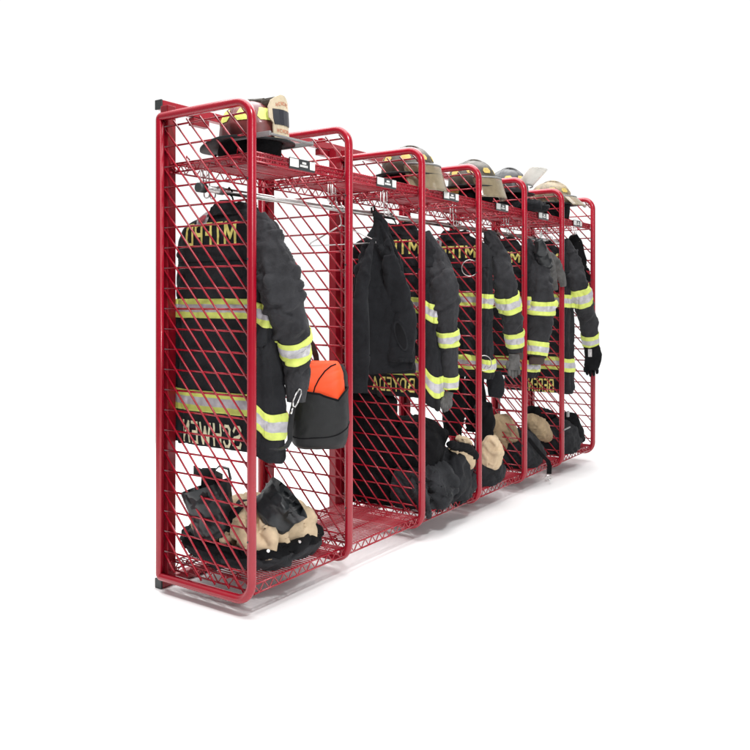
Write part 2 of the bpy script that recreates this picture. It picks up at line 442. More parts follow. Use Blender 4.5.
for (a, b, zz) in ((.281, .287, .0), (.289, .298, .0), (.300, .304, .0), (.268, .276, -.012), (.279, .286, -.012), (.288, .297, -.012), (.299, .303, -.012), (.306, .313, -.012)):
    mk.box((a, -.0049, ZS - .012 + zz), (b, -.0032, ZS - .0035 + zz), .0004)
ml = mk.build('lettering', M['white'], lp)
for k in range(1, 6):
    for src in (top, bot):
        s2 = src.copy(); COL.objects.link(s2); s2.parent = rack; s2.location = (k * BAY, 0, 0)
        if src is top:
            l2 = lp.copy(); COL.objects.link(l2); l2.parent = s2
            for q in wcs + [ml]:
                c2 = q.copy(); COL.objects.link(c2); c2.parent = l2
# hanger rod
ZRD, YRD = at_x(199, 187.5, .0).z, at_x(199, 187.5, .0).y
rod = MB().tube([(.002, YRD, ZRD), (6 * BAY + .02, YRD, ZRD)], .0135, 14).build('hanger_rod', M['steelrod'], rack)
MB().tube([(-.006, YRD, ZRD), (.03, YRD, ZRD)], .0185, 16).build('rod_end', M['cap'], rod)
MB().tube([(.10, YRD, ZRD), (.125, YRD, ZRD)], .0165, 14).build('rod_clamp', M['grey'], rod)

# ------------------------------------------------------------------ hooks on the shelf
def hook_mesh():
    mb = MB()
    for dx in (-.016, .016):
        pts = [(dx, 0, .03), (dx, .004, .034), (dx, .008, .03), (dx, 0, -.06)]
        for i in range(9):
            a = R(180 - 220 * i / 8 * -1); pts.append((dx, -.016 + .016 * math.cos(R(0 - 230 * i / 8)), -.075 + .016 * math.sin(R(0 - 230 * i / 8))))
        mb.tube(pts, .0028, 8)
        mb.tube([(dx, .02, .028), (dx, .022, -.05), (dx, .012, -.062), (dx, 0, -.05)], .0024, 8)
    mb.tube([(-.016, 0, -.02), (.016, 0, -.02)], .0024, 8)
    return mb
hk = [(at_z(207, 172, 1.69), 'pale wire double hook hanging from the top shelf above the first jacket'),
      (at_y(334, 186, .18), 'pale wire double hook under the second name plate beside the rear post'),
      (at_y(386, 203, .16), 'pale wire double hook at the tip of the hanging black coat'),
      (at_y(455, 214, .16), 'pale wire double hook above the third jacket collar'),
      (at_y(508, 222, .16), 'pale wire double hook right of the fourth red front post'),
      (at_y(547, 231, .16), 'pale wire double hook in the fifth bay above the grey gloves'),
      (at_y(576, 229, .10), 'pale wire double hook above the black hood in the last bay')]
h0 = None
for i, (p, lab) in enumerate(hk):
    loc = (p.x, p.y, ZS - .045)
    if h0 is None:
        h0 = hook_mesh().build('wire_hook', M['chrome']); h = h0
    else:
        h = h0.copy(); COL.objects.link(h)
    h.location = loc; h['label'] = lab; h['category'] = 'hook'; h['group'] = 'wire hooks under the top shelf'
# empty wire hanger
hx = .90
b0 = Vector((hx, YRD, ZRD + .017)); mb = MB()
pts = [(hx, YRD - .02 + .02 * math.cos(R(200 - 200 * i / 10)) + .02, ZRD + .0 + .018 * math.sin(R(200 - 200 * i / 10))) for i in range(11)]
pts = [(hx, YRD - .018, ZRD - .004)] + [(hx, YRD - .018 * math.cos(R(180 * i / 10)), ZRD + .018 * math.sin(R(180 * i / 10))) for i in range(11)] + [(hx, YRD + .012, ZRD - .02), (hx, YRD, ZRD - .05), (hx, YRD, ZRD - .075)]
mb.tube(pts, .0025, 8)
for o in (0, .006):
    mb.tube([(hx + o, YRD, ZRD - .075), (hx + o, YRD + .19, ZRD - .155), (hx + o, YRD + .2, ZRD - .168), (hx + o, YRD - .2, ZRD - .168), (hx + o, YRD - .19, ZRD - .155), (hx + o, YRD, ZRD - .075)], .0024, 8)
wh = mb.build('wire_hanger', M['chrome'], None, b0); wh.location = b0
wh['label'] = 'empty silver wire hanger on the rod in the second bay'; wh['category'] = 'hanger'

# ------------------------------------------------------------------ jackets
def img_y(p):
    d = Vector(p) - CAM; return CY - d.z * F / d.dot(FW)
def jacket(k, label, hem_py, m_px, sleeve, sl_bands, cloth, seed, name_txt=None, name_px=None, lo_py=None, up_py=None, xb=.055, thick=.165, drop=.05, halfw=.262, cuff=None, txt_py=None, S_off=-.03, yo=0, patch=True):
    """k: divider it hangs beside; m_px: photo x of the first letter; *_py: photo heights read on the back panel"""
    x0 = k * BAY + xb; xc = x0 + thick / 2
    zpx = lambda py, px=None: at_x(px or m_px, py, x0).z
    pM = at_x(m_px, 240, x0); yM = pM.y; yc = yM + .105 + yo; yM += .008
    tz1, tz0 = zpx(txt_py[0]), zpx(txt_py[1])
    hem = zpx(hem_py); lo_z = zpx(lo_py); up_z = zpx(up_py); S = tz0 + S_off; top = tz1 + .085
    base = Vector((xc, yc, hem))
    J = thing('turnout_jacket', label, 'jacket', base, 'firefighter jackets hanging in the rack')
    def post(p):
        f = max(0, min(1, (yc - halfw + .09 - p.y) / .10)); f = f * f * (3 - 2 * f)
        q = p.copy(); low = max(0, min(1, (p.z - hem) / .12))
        q.z -= drop * f * max(0, min(1.1, (S - p.z) / (S - lo_z))) * (.45 + .55 * low); return q
    A = lambda w: Vector((0, w * halfw, 0)); T = thick / 2; B = lambda t: Vector((-t * T, 0, 0))
    st = []
    dS = (top - S)
    for z, w, t, e in ((hem, .99, .90, 3.2), (hem + .05, 1.02, .98, 3.2), (lo_z + .10, 1.0, 1, 3.2), (up_z - .10, .98, 1, 3.2), (up_z + .06, .99, 1, 3.2), (S - .06, 1.0, 1, 3.1), (S, .98, 1, 3.0), (S + dS * .3, .95, 1, 3.6), (S + dS * .55, .84, .98, 3.4), (S + dS * .74, .60, .88, 2.6), (S + dS * .9, .36, .78, 2.2), (top, .25, .70, 2.1)):
        lean = max(0, z - (S + .11)) * .3
        st.append((Vector((xc + lean, yc - (z - S) * .10 * (z > S), z)), A(w), B(t), e))
    g = Grid(st, 150, 140, .013, seed, 4.5, 1.2, post, ampf=lambda v: min(1, .4 + v * 4) * (1 - .68 * max(0, min(1, (v - .44) / .12))))
    g.creases(18, (.010, .018), (.014, .026), (.18, .45), (70, 110), (.02, .46), (0, 1), seed)
    g.creases(9, (.006, .011), (.012, .02), (.12, .26), (20, 60), (.08, .5), (.3, .8), seed + 2)
    g.creases(6, (.005, .009), (.012, .02), (.1, .2), (100, 150), (.3, .55), (.0, .5), seed + 5)
    mb = MB(); g.mesh(mb, 0, True, True, .03)
    body = mb.build('jacket_body', M['cloth'], J, base)
    bvh = BVHTree.FromPolygons([v for v in mb.v], mb.f)
    for zz, hb in ((lo_z, .080), (up_z, .080)):
        v0, v1 = g.v_at_z(zz - hb / 2), g.v_at_z(zz + hb / 2)
        if v1 - v0 < .02: v1 = v0 + .03
        g.band('reflective_band', v0, v1, body, base)
    cs = []
    for z, w in ((top - .055, .50), (top - .03, .42), (top - .002, .31), (top + .008, .24)):
        lean = max(0, z - (S + .11)) * .3
        cs.append((Vector((xc + lean - .004, yc - (z - S) * .10, z)), A(w), B(.98 if w > .45 else .9), 2.2))
    cg = Grid(cs, 70, 22, .018, seed + 3, 11, 8)
    mb = MB(); cg.mesh(mb, 0, True, True, .02); mb.build('collar', M['cloth'], J, base)
    # hanging loop up to the rod
    lt = Vector((xc + (top - S) * .12, yc - (top - S) * .1, top - .01))
    mb = MB(); mb.tube([lt, (lt.x, (lt.y + YRD) / 2, (lt.z + ZRD) / 2 + .01), (lt.x, YRD + .016, ZRD + .004), (lt.x, YRD, ZRD + .018), (lt.x, YRD - .018, ZRD)], .0035, 8); mb.build('hanging_loop', M['black'], J, base)
    vz = g.v_at_z(S - .03)
    mb = MB(); mb.tube([g.at(.03 + .44 * i / 60, vz - .01 * math.sin(math.pi * i / 60), .0003) for i in range(61)], .0016, 6); mb.build('seam', M['black'], body, base)
    X1 = Vector((1, 0, 0))
    fn = lambda ya, yb_, za_, zb_: (lambda a, b: Vector((x0 - .25, ya + (yb_ - ya) * a, za_ + (zb_ - za_) * b)))
    letters_on('lettering', 'MTFPD', bvh, fn(yM - .028, yM + .245, tz0, tz1), X1, M['letter'], body, base, stroke=.21)
    if name_txt:
        a, b_, pa, pb = name_px
        ya, yb_ = at_x(b_, pa, x0).y, at_x(a, pa, x0).y
        letters_on('lettering', name_txt, bvh, fn(ya, yb_, zpx(pb, (a + b_) / 2), zpx(pa, (a + b_) / 2)), X1, M['letterw'] if k == 0 else M['letter'], body, base)
    if patch:
        o = Vector((x0 - .25, yc + .06, top - .062))
        for n_, sc_, m_, of in (('collar_patch', 1, M['patch'], .010), ('collar_patch', .55, M['patchred'], .013)):
            mb = MB(); vs = []
            for (a, b_) in [(-.035, -.024), (.02, -.03), (.045, 0), (.02, .03), (-.03, .022)]:
                h = bvh.ray_cast(o + Vector((0, a * sc_, b_ * sc_)), X1); h = h if h[0] is not None else bvh.find_nearest(o + X1 * .3 + Vector((0, a * sc_, b_ * sc_))); vs.append(h[0] - X1 * of)
            mb.add(vs, [(0, 1, 2, 3, 4)], 0, False)
            pr = mb.build(n_ if sc_ == 1 else 'emblem', m_, J if sc_ == 1 else pr, base)
    sg, P = sleeve_grid(sleeve, -.045, seed + 9, .008, nu=72, nv=150)
    sg.creases(24 if k == 0 else 20, (.010, .017) if k == 0 else (.006, .011), (.010, .018), (.10, .18), (-38, 38), (.18, .82), (0, .5), seed + 1)
    sg.creases(7, (.006, .010), (.012, .02), (.12, .3), (60, 120), (.05, .6), (0, .5), seed + 3)
    mb = MB(); sg.mesh(mb, 0, True, True, .02); slv = mb.build('sleeve', M['cloth2'], J, base)
    for (pa, pb) in sl_bands:
        cen = [img_y(sum(r, Vector()) / sg.nu) for r in sg.p]
        fa = min(range(sg.nv + 1), key=lambda q: abs(cen[q] - pa)) / sg.nv
        fb = min(range(sg.nv + 1), key=lambda q: abs(cen[q] - pb)) / sg.nv
        sg.band('reflective_band', fa, fb, slv, base, droop=.05 if k == 0 else .012)
    if cuff:
        dd = (P[-1] - P[-2]).normalized()
        cgd = Grid([(P[-1] + dd * d, RT * (cuff * q), FW * (cuff * q * .8), 2.1) for d, q in ((-.01, .9), (.02, .95), (.045, .85))], 32, 10, .003, seed)
        mb = MB(); cgd.mesh(mb, 0, False, True, .015); mb.build('knit_cuff', M['brown'], slv, base)
    yr = yc + halfw
    rs = [(Vector((xc + q[0], yr - q[1], q[2])), Vector((q[3], 0, 0)), Vector((0, q[4], 0)), 2.2) for q in
          ((.04, .07, S, .07, .05), (.09, .07, up_z, .075, .05), (.11, .09, lo_z + .15, .06, .05), (.10, .10, lo_z + .02, .05, .045))]
    rg = Grid(rs, 36, 70, .015, seed + 21, 9, 5)
    mb = MB(); rg.mesh(mb, 0, True, True, .02); r_ = mb.build('sleeve', cloth, J, base)
    rg.band('reflective_band', .78, .88, r_, base)
    return J, g, bvh

J1, g1, bv1 = jacket(0, 'charcoal jacket with letters across its back nearest the camera in the first bay',
    451, 231.5, [(258, 214, 7, .04), (263, 228, 12, .03), (270, 250, 18, 0), (279, 280, 21), (284, 305, 20), (292, 330, 17), (295, 350, 14), (297, 375, 13), (296, 402, 9)],
    [(334, 354)], M['cloth2'], 1.3, 'SCHWEN', (183, 240, 424, 444.5), 403, 309, txt_py=(222, 243), drop=.085)
J2, g2, bv2 = jacket(2, 'charcoal jacket in the third bay, its back half hidden by a hanging black coat',
    398, 415, [(426, 232, 4, .03), (431, 246, 8, .02), (437, 262, 12, 0), (443, 285, 14), (446, 305, 13), (447, 325, 11.5), (449, 345, 10), (450, 365, 8.5), (450, 389, 7)],
    [(330, 345), (374, 389)], M['cloth2'], 4.1, 'BOYEDA', (373, 413.5, 378, 390.5), 367, 305, txt_py=(240, 253), yo=.07, halfw=.268, thick=.13, drop=.11)
J3, g3, bv3 = jacket(3, 'charcoal jacket in the fourth bay with a grey glove tucked in its cuff',
    377, 471, [(487, 232, 4, .03), (491, 240, 7, .02), (498, 254, 9, 0), (504, 275, 10.5), (508, 300, 11.5), (513, 325, 9.5), (515, 340, 8.5), (516, 352, 7.5)],
    [(293, 309), (331, 346)], M['cloth'], 7.7, None, None, 362, 300, txt_py=(246, 257), cuff=.042, yo=.055, halfw=.25, thick=.14, drop=.03)
J4, g4, bv4 = jacket(4, 'charcoal jacket in the fifth bay with a brown knit cuff, grey gloves beside it',
    376, 516, [(527, 240, 4, .03), (530, 248, 6, .02), (535, 260, 8.5, 0), (540, 280, 11), (541, 300, 12.5), (540, 325, 12), (538, 345, 10), (537, 357, 9)],
    [(300, 315), (341, 355)], M['cloth'], 11.2, None, None, 362, 302, txt_py=(252, 262), cuff=.05, yo=.05, halfw=.245, thick=.15, drop=.03)
J5, g5, bv5 = jacket(5, 'charcoal jacket in the last bay at the far right, black glove at its cuff',
    393, 554, [(565, 240, 4, .03), (568, 248, 6, .02), (572, 260, 8, 0), (577, 278, 9), (581, 296, 10), (587, 316, 9), (590, 335, 8), (591, 347, 7)],
    [(286, 302), (333, 345)], M['cloth'], 15.9, 'BEREN', (529, 553, 379, 391), 364, 300, txt_py=(254, 263), cuff=.04, yo=.05, halfw=.245, thick=.19, drop=.02)

# ------------------------------------------------------------------ gloves tucked in cuffs / hanging
def glove(name, label, pts, Y, m, seed, base, fingers=True, group=None):
    st = []; G = thing(name, label, 'glove', base, group)
    g, P = sleeve_grid(pts, Y, seed, .006, .55, 28, 30)
    mb = MB(); g.mesh(mb)
    if fingers:
        tip = P[-1]; d = (P[-1] - P[-2]).normalized(); w = pts[-1][2] * depth(tip) / F
        for i, (o, L) in enumerate(((-.75, .05), (-.25, .062), (.25, .058), (.75, .042))):
            a = tip + RT * (o * w) - d * .015
            mb.tube([a, a + d * L * .5 + RT * (o * .006), a + d * L * .85 + FW * -.004 + RT * (o * .004), a + d * L], [.0115, .0115, .010, .005], 10)
        th = P[len(P) // 2] - RT * (w * .9)
        mb.tube([th, th - RT * .012 + d * .025, th - RT * .010 + d * .045], [.013, .012, .006], 10)
    mb.build('glove_body', m, G, base); return G
b = at_y(514, 360, -.045)
glove('work_glove', 'light grey glove hanging from the cuff of the fourth bay jacket', [(514, 354, 5), (514, 361, 5.6), (514, 370, 5.2)], -.045, M['glove'], 3, b)
b = at_y(592, 350, -.045)
G5 = glove('work_glove', 'black glove with a grey wrist tag at the far right jacket cuff', [(591, 346, 7.5), (593, 356, 8.5), (592, 366, 7.5), (592, 370, 6)], -.055, M['black'], 5, b)
pp = at_y(590, 353, -.105); dw = RT * .013; up = Vector((0, 0, .026))
MB().add([pp - dw - up, pp + dw - up, pp + dw + up, pp - dw + up], [(0, 1, 2, 3)], 0, False).build('tag', M['patch'], G5, b)
b = at_y(450, 398, -.045)
glove('work_glove', 'tan grey glove tip below the third bay sleeve cuff', [(449, 392, 4.5), (448, 398, 4.2), (447, 403, 3.6)], -.045, M['glove'], 8, b)

# pair of grey leather gloves on a clip in the fifth bay
yG = -.05
b = at_y(545, 240, yG)
GP = thing('glove_pair', 'pair of grimy grey leather gloves clipped up beside the fifth bay jacket', 'gloves', b)
for n_, pts, sd in (('glove', [(544, 250, 4), (547, 260, 5.5), (551, 272, 5.2), (554, 283, 4), (555, 290, 2.5)], 2), ('glove', [(548, 254, 3.5), (554, 260, 4.6), (559, 270, 4.6), (562, 280, 3.6), (563, 286, 2.4)], 6), ('glove', [(547, 268, 2), (549, 278, 2.6), (550, 287, 2.4), (550, 293, 1.6)], 9)):
    g, P = sleeve_grid(pts, yG + (.03 if sd == 6 else 0), sd, .009, .7, 30, 50); mb = MB(); g.mesh(mb); mb.build(n_, M['glove'], GP, b)
g, P = sleeve_grid([(538, 240, 5), (541, 252, 7), (545, 262, 6), (547, 268, 4)], yG - .02, 4, .022, .7, 28, 40)
mb = MB(); g.mesh(mb); mb.build('cuff', M['rubber'], GP, b)
mb = MB(); a = at_y(540, 236, yG); a2 = at_y(543, 247, yG)
mb.tube([a, a2], .004, 8); mb.tube([at_y(542, 235, yG), at_y(538.5, 247, yG)], .004, 8)
mb.tube([at_y(542, 235, yG), at_y(541, 231, yG), at_y(540, 236, yG)], .004, 8); mb.build('clip', M['chrome'], GP, b)

# black hood in the last bay
b = at_y(576, 240, .12)
H = thing('hood', 'black fire hood hanging behind the far right jacket', 'hood', b)
g, P = sleeve_grid([(574, 235, 3), (575, 241, 6.5), (576, 252, 8), (579, 268, 9), (582, 285, 9), (584, 300, 7)], .10, 31, .014, .5, 40, 60)
mb = MB(); g.mesh(mb); mb.build('hood_cloth', M['black'], H, b)

# ------------------------------------------------------------------ black coat in bay two
def hit(px, py, bvh, off=.003):
    d = ray(px, py).normalized(); h = bvh.ray_cast(CAM, d)
    return (h[0] - d * off) if h[0] is not None else None
yC = .10
b = at_y(373, 212, yC)
K = thing('black_coat', 'plain black coat hanging by its loop from a hook in the second bay', 'coat', b)
g, P = sleeve_grid([(374, 211, 2.2), (379.5, 221, 6), (381, 235, 10.4), (380, 247, 15), (380, 260, 18), (379.5, 280, 22.5), (380.5, 300, 26), (384, 340, 31), (387, 371, 29)], yC, 41, .010, .34, 120, 140)
g.creases(11, (.015, .024), (.016, .028), (.25, .5), (78, 102), (.3, .75), (0, .5), 3)
g.creases(9, (.011, .018), (.012, .02), (.12, .28), (30, 150), (.35, .9), (0, .5), 5)
mb = MB(); g.mesh(mb, 0, True, True, .02); body = mb.build('coat_body', M['coat'], K, b)
g, P = sleeve_grid([(374, 238, 2), (369, 254, 4), (364.5, 272, 6), (361, 300, 8), (360, 335, 9.5), (360, 365, 9.5), (360, 393, 8)], yC - .035, 44, .010, .5, 44, 90)
mb = MB(); g.mesh(mb, 0, True, True, .02); mb.build('sleeve', M['coat'], K, b)
g, P = sleeve_grid([(390, 255, 6), (393, 272, 10), (397, 292, 12.5), (401, 315, 14), (402, 340, 14), (401, 362, 13)], yC - .085, 47, .012, .5, 44, 80)
mb = MB(); g.mesh(mb, 0, True, True, .02); mb.build('sleeve', M['coat'], K, b)
cbv = BVHTree.FromPolygons([*mb.v], mb.f)
for n_, m_, kx, ky, of in (('pocket_welt', M['cloth'], 6.0, 15, .006), ('pocket_opening', M['black'], 4.2, 13, .010)):
    o_ = [hit(401 + kx * math.cos(R(a)) + .28 * ky * math.sin(R(a)), 336 + ky * math.sin(R(a)), cbv, of) for a in range(0, 360, 20)]
    if all(q is not None for q in o_):
        mb = MB(); c_ = sum(o_, Vector()) / len(o_); mb.add(o_ + [c_], [(i, (i + 1) % len(o_), len(o_)) for i in range(len(o_))], 0, True); mb.build(n_, m_, K, b)
mb = MB(); pts = [at_y(398 + 7 * math.cos(R(a)) * .7 + 5, 335 + 14 * math.sin(R(a)), yC - .125) for a in range(-100, 110, 15)]
g, P = sleeve_grid([(391, 362, 24), (391, 367, 24.6), (391, 373, 24)], yC, 41, .006, .46, 60, 16)
mb = MB(); g.mesh(mb); mb.build('hem_band', M['coat'], K, b)
mb = MB(); mb.tube([at_y(372, 213, yC), at_y(371.5, 208, yC), at_y(374, 206, yC), at_y(375, 213, yC)], .005, 8); mb.build('hanging_loop', M['black'], K, b)

# ------------------------------------------------------------------ orange and black bag in bay one
yB = .02
bc = at_y(320, 400, yB)
b = at_y(320, 447, yB)
BG = thing('shoulder_bag', 'bright orange and black nylon bag hanging beside the first jacket', 'bag', b)
def pxgrid(rows, Y, th, seed, amp, e=2.6, nu=56, nv=60):
    """rows: (left px, right px, py, thickness factor)"""
    st = []
    for l, r, py, tf in rows:
        p = at_y((l + r) / 2, py, Y); w = (r - l) / 2 * depth(p) / F
        st.append((p, RT * w, FW * (th * tf), e))
    return Grid(st, nu, nv, amp, seed, 8, 5)
g = pxgrid([(300, 341, 446, .55), (294, 345, 441, .9), (293, 347, 425, 1), (294, 347, 405, 1), (296, 345, 388, .95), (299, 343.5, 376, .8), (302, 341.5, 368, .62), (304, 338.5, 363, .45), (306, 337, 361.5, .3)], yB, .078, 51, .004, 3.8)
mb = MB(); g.mesh(mb)
# orange above a sagging line, black below: the pouch is a separate outer shell
ob = mb.build('orange_top', M['orange'], BG, b)
def pouch(top):
    st = []
    for l, r, py, tf in ((299, 344, 447, .7), (293, 347, 441, .98), (291, 349, 427, 1.08), (291, 349.5, 410, 1.1), (292.5, 349, 396, 1.1), (294.5, 348, 384, 1.1)):
        p = at_y((l + r) / 2, py, yB); st.append((p, RT * ((r - l) / 2 * depth(p) / F), FW * (.087 * tf), 2.7))
    return Grid(st, 72, 60, .004, 51, 8, 5, post=None)
pg = pouch(0); mb = MB()
# slanted, sagging mouth: drop the right/front rows
for k in range(pg.nu):
    p = pg.p[pg.nv][k]; s = (p - bc).dot(RT) / .1
    dz = -.022 - .05 * max(0, s) - .006 * math.cos(s * 3)
    if s > .78: dz += .05 * (s - .78) / .3
    for j in range(pg.nv + 1):
        pg.p[j][k] = pg.p[j][k] + Vector((0, 0, dz * (j / pg.nv) ** 2))
pg.mesh(mb, 0, True, False); pch = mb.build('black_pouch', M['bagblack'], BG, b)
mb = MB(); mb.tube(pg.p[pg.nv], .004, 8, True); mb.build('piping', M['black'], pch, b)
mb = MB(); mb.tube([pg.at(i / 72, .40 + .10 * math.sin(i / 72 * 6.283 + .6), .001) for i in range(73)], .0022, 6); mb.build('seam', M['black'], pch, b)
mb = MB(); ln = []
bv = BVHTree.FromPolygons(*(lambda m_: (m_.v, m_.f))(g.mesh(MB())))
for (px, py) in [(336, 364), (331, 366), (325, 371), (319, 379), (315, 387), (313, 395)]:
    h = hit(px, py, bv)
    if h: ln.append(h)
if len(ln) > 1: mb.tube(ln, .0028, 6); mb.build('zip_seam', M['black'], BG, b)
# black end panel and grab handle
g2_ = pxgrid([(339, 348.5, 404, .8), (339.5, 349, 388, .9), (338.5, 347.5, 374, .8), (337, 343, 365, .4)], yB - .025, .06, 55, .006, 2.4, 30, 30)
mb = MB(); g2_.mesh(mb); mb.build('end_panel', M['bagblack'], BG, b)
hp = [at_y(x, y, yB + .05) for x, y in ((317, 364), (316, 356), (313, 347), (309, 340), (305, 336), (300, 334), (297, 337))]
mb = MB(); mb.ribbon(hp, [(RT * .6 + Vector((0, 0, .3)))] * len(hp), .024, .006); mb.build('grab_handle', M['bagblack'], BG, b)
hp = [at_y(x, y, yB - .08) for x, y in ((298, 392), (295, 400), (292, 412), (290, 428), (290, 440), (286, 447), (279, 450), (272, 449))]
mb = MB(); mb.ribbon(hp, [RT] * len(hp), .02, .005); mb.build('strap', M['bagblack'], BG, b)
mb = MB(); mb.ribbon([at_y(x, y, yB - .09) for x, y in ((296, 393), (300, 388), (304, 386), (308, 387))], [Vector((0, 0, 1))] * 4, .02, .006); mb.build('strap', M['black'], BG, b)
cb = [at_y(x, y, yB - .1) for x, y in ((299, 389), (296, 394), (293, 401), (293, 406), (295, 407), (298, 402), (301, 394), (301, 390))]
mb = MB(); mb.tube(cb, .0034, 8, True); mb.tube([at_y(292.5, 408, yB - .1), at_y(291, 414, yB - .1)], .004, 8); mb.build('carabiner', M['chrome'], BG, b)

# ------------------------------------------------------------------ helmets
def helmet(loc, label, shell, seed, detail='shield', yaw=0, visor=None, scale=1.0, tilt=0, zs=1.0, ear=False, group='fire helmets on the top shelf'):
    """front faces -Y. shell loft: dome; brim: long at the back"""
    H = thing('fire_helmet', label, 'helmet', loc, group)
    H.rotation_euler = (R(tilt), 0, R(yaw)); H.scale = (scale, scale, scale * zs); zb_ = (ZT - loc[2]) / (scale * zs)
    Z = Vector((0, 0, 1))
    st = []
    for z, a, c_, e in ((.045, 1.0, 0, 2.2), (.07, .995, 0, 2.2), (.10, .96, .002, 2.2), (.13, .86, .004, 2.2), (.152, .70, .006, 2.2), (.168, .46, .006, 2.1), (.176, .2, .006, 2), (.178, .03, .006, 2)):
        st.append((Vector((0, c_, z)), Vector((.108 * a, 0, 0)), Vector((0, .130 * a, 0)), e))
    g = Grid(st, 96, 50, .002, seed, 12, 12)
    # six raised ribs over the crown
    for j in range(g.nv + 1):
        for k in range(g.nu):
            th = 2 * math.pi * k / g.nu
            f = max(0, math.cos(th * 4)) ** 14
            g.p[j][k] = g.p[j][k] + g.n[j][k] * (.005 * f * min(1, j / 8))
    g._normals()
    mb = MB(); g.mesh(mb, 0, False, True)
    sh = mb.build('shell', shell, H)
    mb = MB()
    # comb ridge front to back
    pts = [(0, .125 * math.cos(R(a)), .05 + .132 * math.sin(R(a))) for a in range(25, 160, 8)]
    mb.tube(pts, .006, 8); mb.build('comb', shell, sh)
    # brim
    nu = 80; vs = []; fs = []
    def brim_r(th):
        s, c = math.sin(th), math.cos(th)
        back = max(0, s); front = max(0, -s)
        return .152 + .075 * back ** 2 + .03 * front ** 2, .165 + .095 * back ** 1.5 + .0 * front
    for ring, (f, dz) in enumerate(((0, .0), (.5, .0), (1, 0), (1, -.006), (.5, -.007), (0, -.006))):
        for k in range(nu):
            th = 2 * math.pi * k / nu; s, c = math.sin(th), math.cos(th)
            rx, ry = .104 + f * .047, .126 + f * (.045 + .075 * max(0, s) ** 1.3)
            zz = .05 - f * (.004 + .006 * max(0, s) ** 2 + .004 * abs(c)) + dz + (f * .010 * abs(c) ** 3)
            vs.append((rx * c, ry * s, zz))
    n6 = 6
    for r_ in range(n6):
        q = (r_ + 1) % n6
        for k in range(nu): fs.append((r_ * nu + k, r_ * nu + (k + 1) % nu, q * nu + (k + 1) % nu, q * nu + k))
    MB().add(vs, fs).build('brim', M['brim'], H)
    # liner and ear flaps under the brim
    st = [(Vector((0, .01, zb_)), Vector((.095, 0, 0)), Vector((0, .115, 0)), 2.6), (Vector((0, .008, (zb_ + .045) / 2)), Vector((.1, 0, 0)), Vector((0, .12, 0)), 2.6), (Vector((0, .005, .046)), Vector((.1, 0, 0)), Vector((0, .12, 0)), 2.4)]
    lg = Grid(st, 48, 14, .008, seed + 2, 10, 6); mb = MB(); lg.mesh(mb); mb.build('liner', M['black'], H)
    # reflective trapezoids around the shell
    def on(a, b, off): return g.at(a, b, .0015 + off)
    tz = MB()
    for i in range(8):
        u = (i + .5) / 8; w = .05 if detail == 'shield' else .036; v0, v1 = (.30, .50) if detail == 'shield' else (.32, .44)
        if abs(u - .75) < .05: continue
        out = [(u - w, v0 + .05), (u - w * .7, v0), (u + w * .7, v0), (u + w, v0 + .05), (u + w * .6, v1), (u - w * .6, v1)]
        tz.plate(out, on, .001, 0, 2)
    tz.build('reflective_trim', M['lime'] if detail == 'shield' else M['ochre'], H)
    if detail == 'shield':
        # leather front piece standing ahead of the dome
        def sf(a, b, off):
            return Vector((a * .054, -.160 - off + .022 * (a * a) + .012 * b, .046 + .135 * b))
        out = [(-.72, 0), (.72, 0), (.80, .08), (.62, .22), (.78, .34), (1, .46), (1.02, .70), (.86, .86), (.5, .95), (.2, 1.0), (-.2, 1.0), (-.5, .95), (-.86, .86), (-1.02, .70), (-1, .46), (-.78, .34), (-.62, .22), (-.80, .08)]
        s_ = MB().plate(out, sf, .004, 0, 2).build('front_shield', M['shield'], H)
        MB().plate([(-.72, .31), (.72, .31), (.78, .44), (.80, .66), (-.80, .66), (-.78, .44)], lambda a, b, o: sf(a, b, o + .004), .0025, 0, 2).build('shield_panel', M['shieldblack'], s_)
        frame = MB()
        for za_, zb2, w in ((.105, .125, .66), (.225, .24, .58)):
            frame.plate([(-w, za_), (w, za_), (w, zb2), (-w, zb2)], lambda a, b, o: sf(a, b, o + .004), .001, 0, 1)
        for (txt, a0, a1, b0_, b1_, m_) in (('RESCUE', -.60, .60, .135, .215, M['redink']), ('ENGINE', -.6, .6, .72, .80, M['redink'])):
            key = ('ln' + txt)
            # worn, unreadable characters: short strokes
            mm = MB(); n = 6
            for i in range(n):
                c0 = a0 + (a1 - a0) * i / n; wv = (a1 - a0) / n
                for (p, q, r2, s2) in ((.1, .3, 0, 1), (.6, .8, 0, 1), (.3, .6, .4, .6)) if i % 2 == 0 else ((.1, .3, 0, 1), (.3, .8, .8, 1), (.3, .8, 0, .2)):
                    lift = .05 * (1 - ((c0 / .6) ** 2)) if b0_ > .5 else 0
                    o_ = [(c0 + p * wv, b0_ + lift + r2 * (b1_ - b0_)), (c0 + q * wv, b0_ + lift + r2 * (b1_ - b0_)), (c0 + q * wv, b0_ + lift + s2 * (b1_ - b0_)), (c0 + p * wv, b0_ + lift + s2 * (b1_ - b0_))]
                    mm.plate(o_, lambda a, b, o: sf(a, b, o + .004), .001, 0, 0)
            mm.build('lettering', m_, s_)
        # eagle-style holder at the crown front
        hb_ = MB().box((-.020, -.152, .150), (.020, -.06, .179), .010); hb_.tube([(0, -.06, .172), (0, .02, .184)], [.012, .006], 10)
        hb_.build('shield_holder', M['helmet_camo'], H)
        # gray eye-shield bars along the brim
        MB().box((-.118, -.205, .040), (.118, -.192, .046), .002).box((.112, -.2, .038), (.122, -.02, .052), .002).box((-.122, -.2, .038), (-.112, -.02, .052), .002).build('visor_bracket', M['grey'], H)
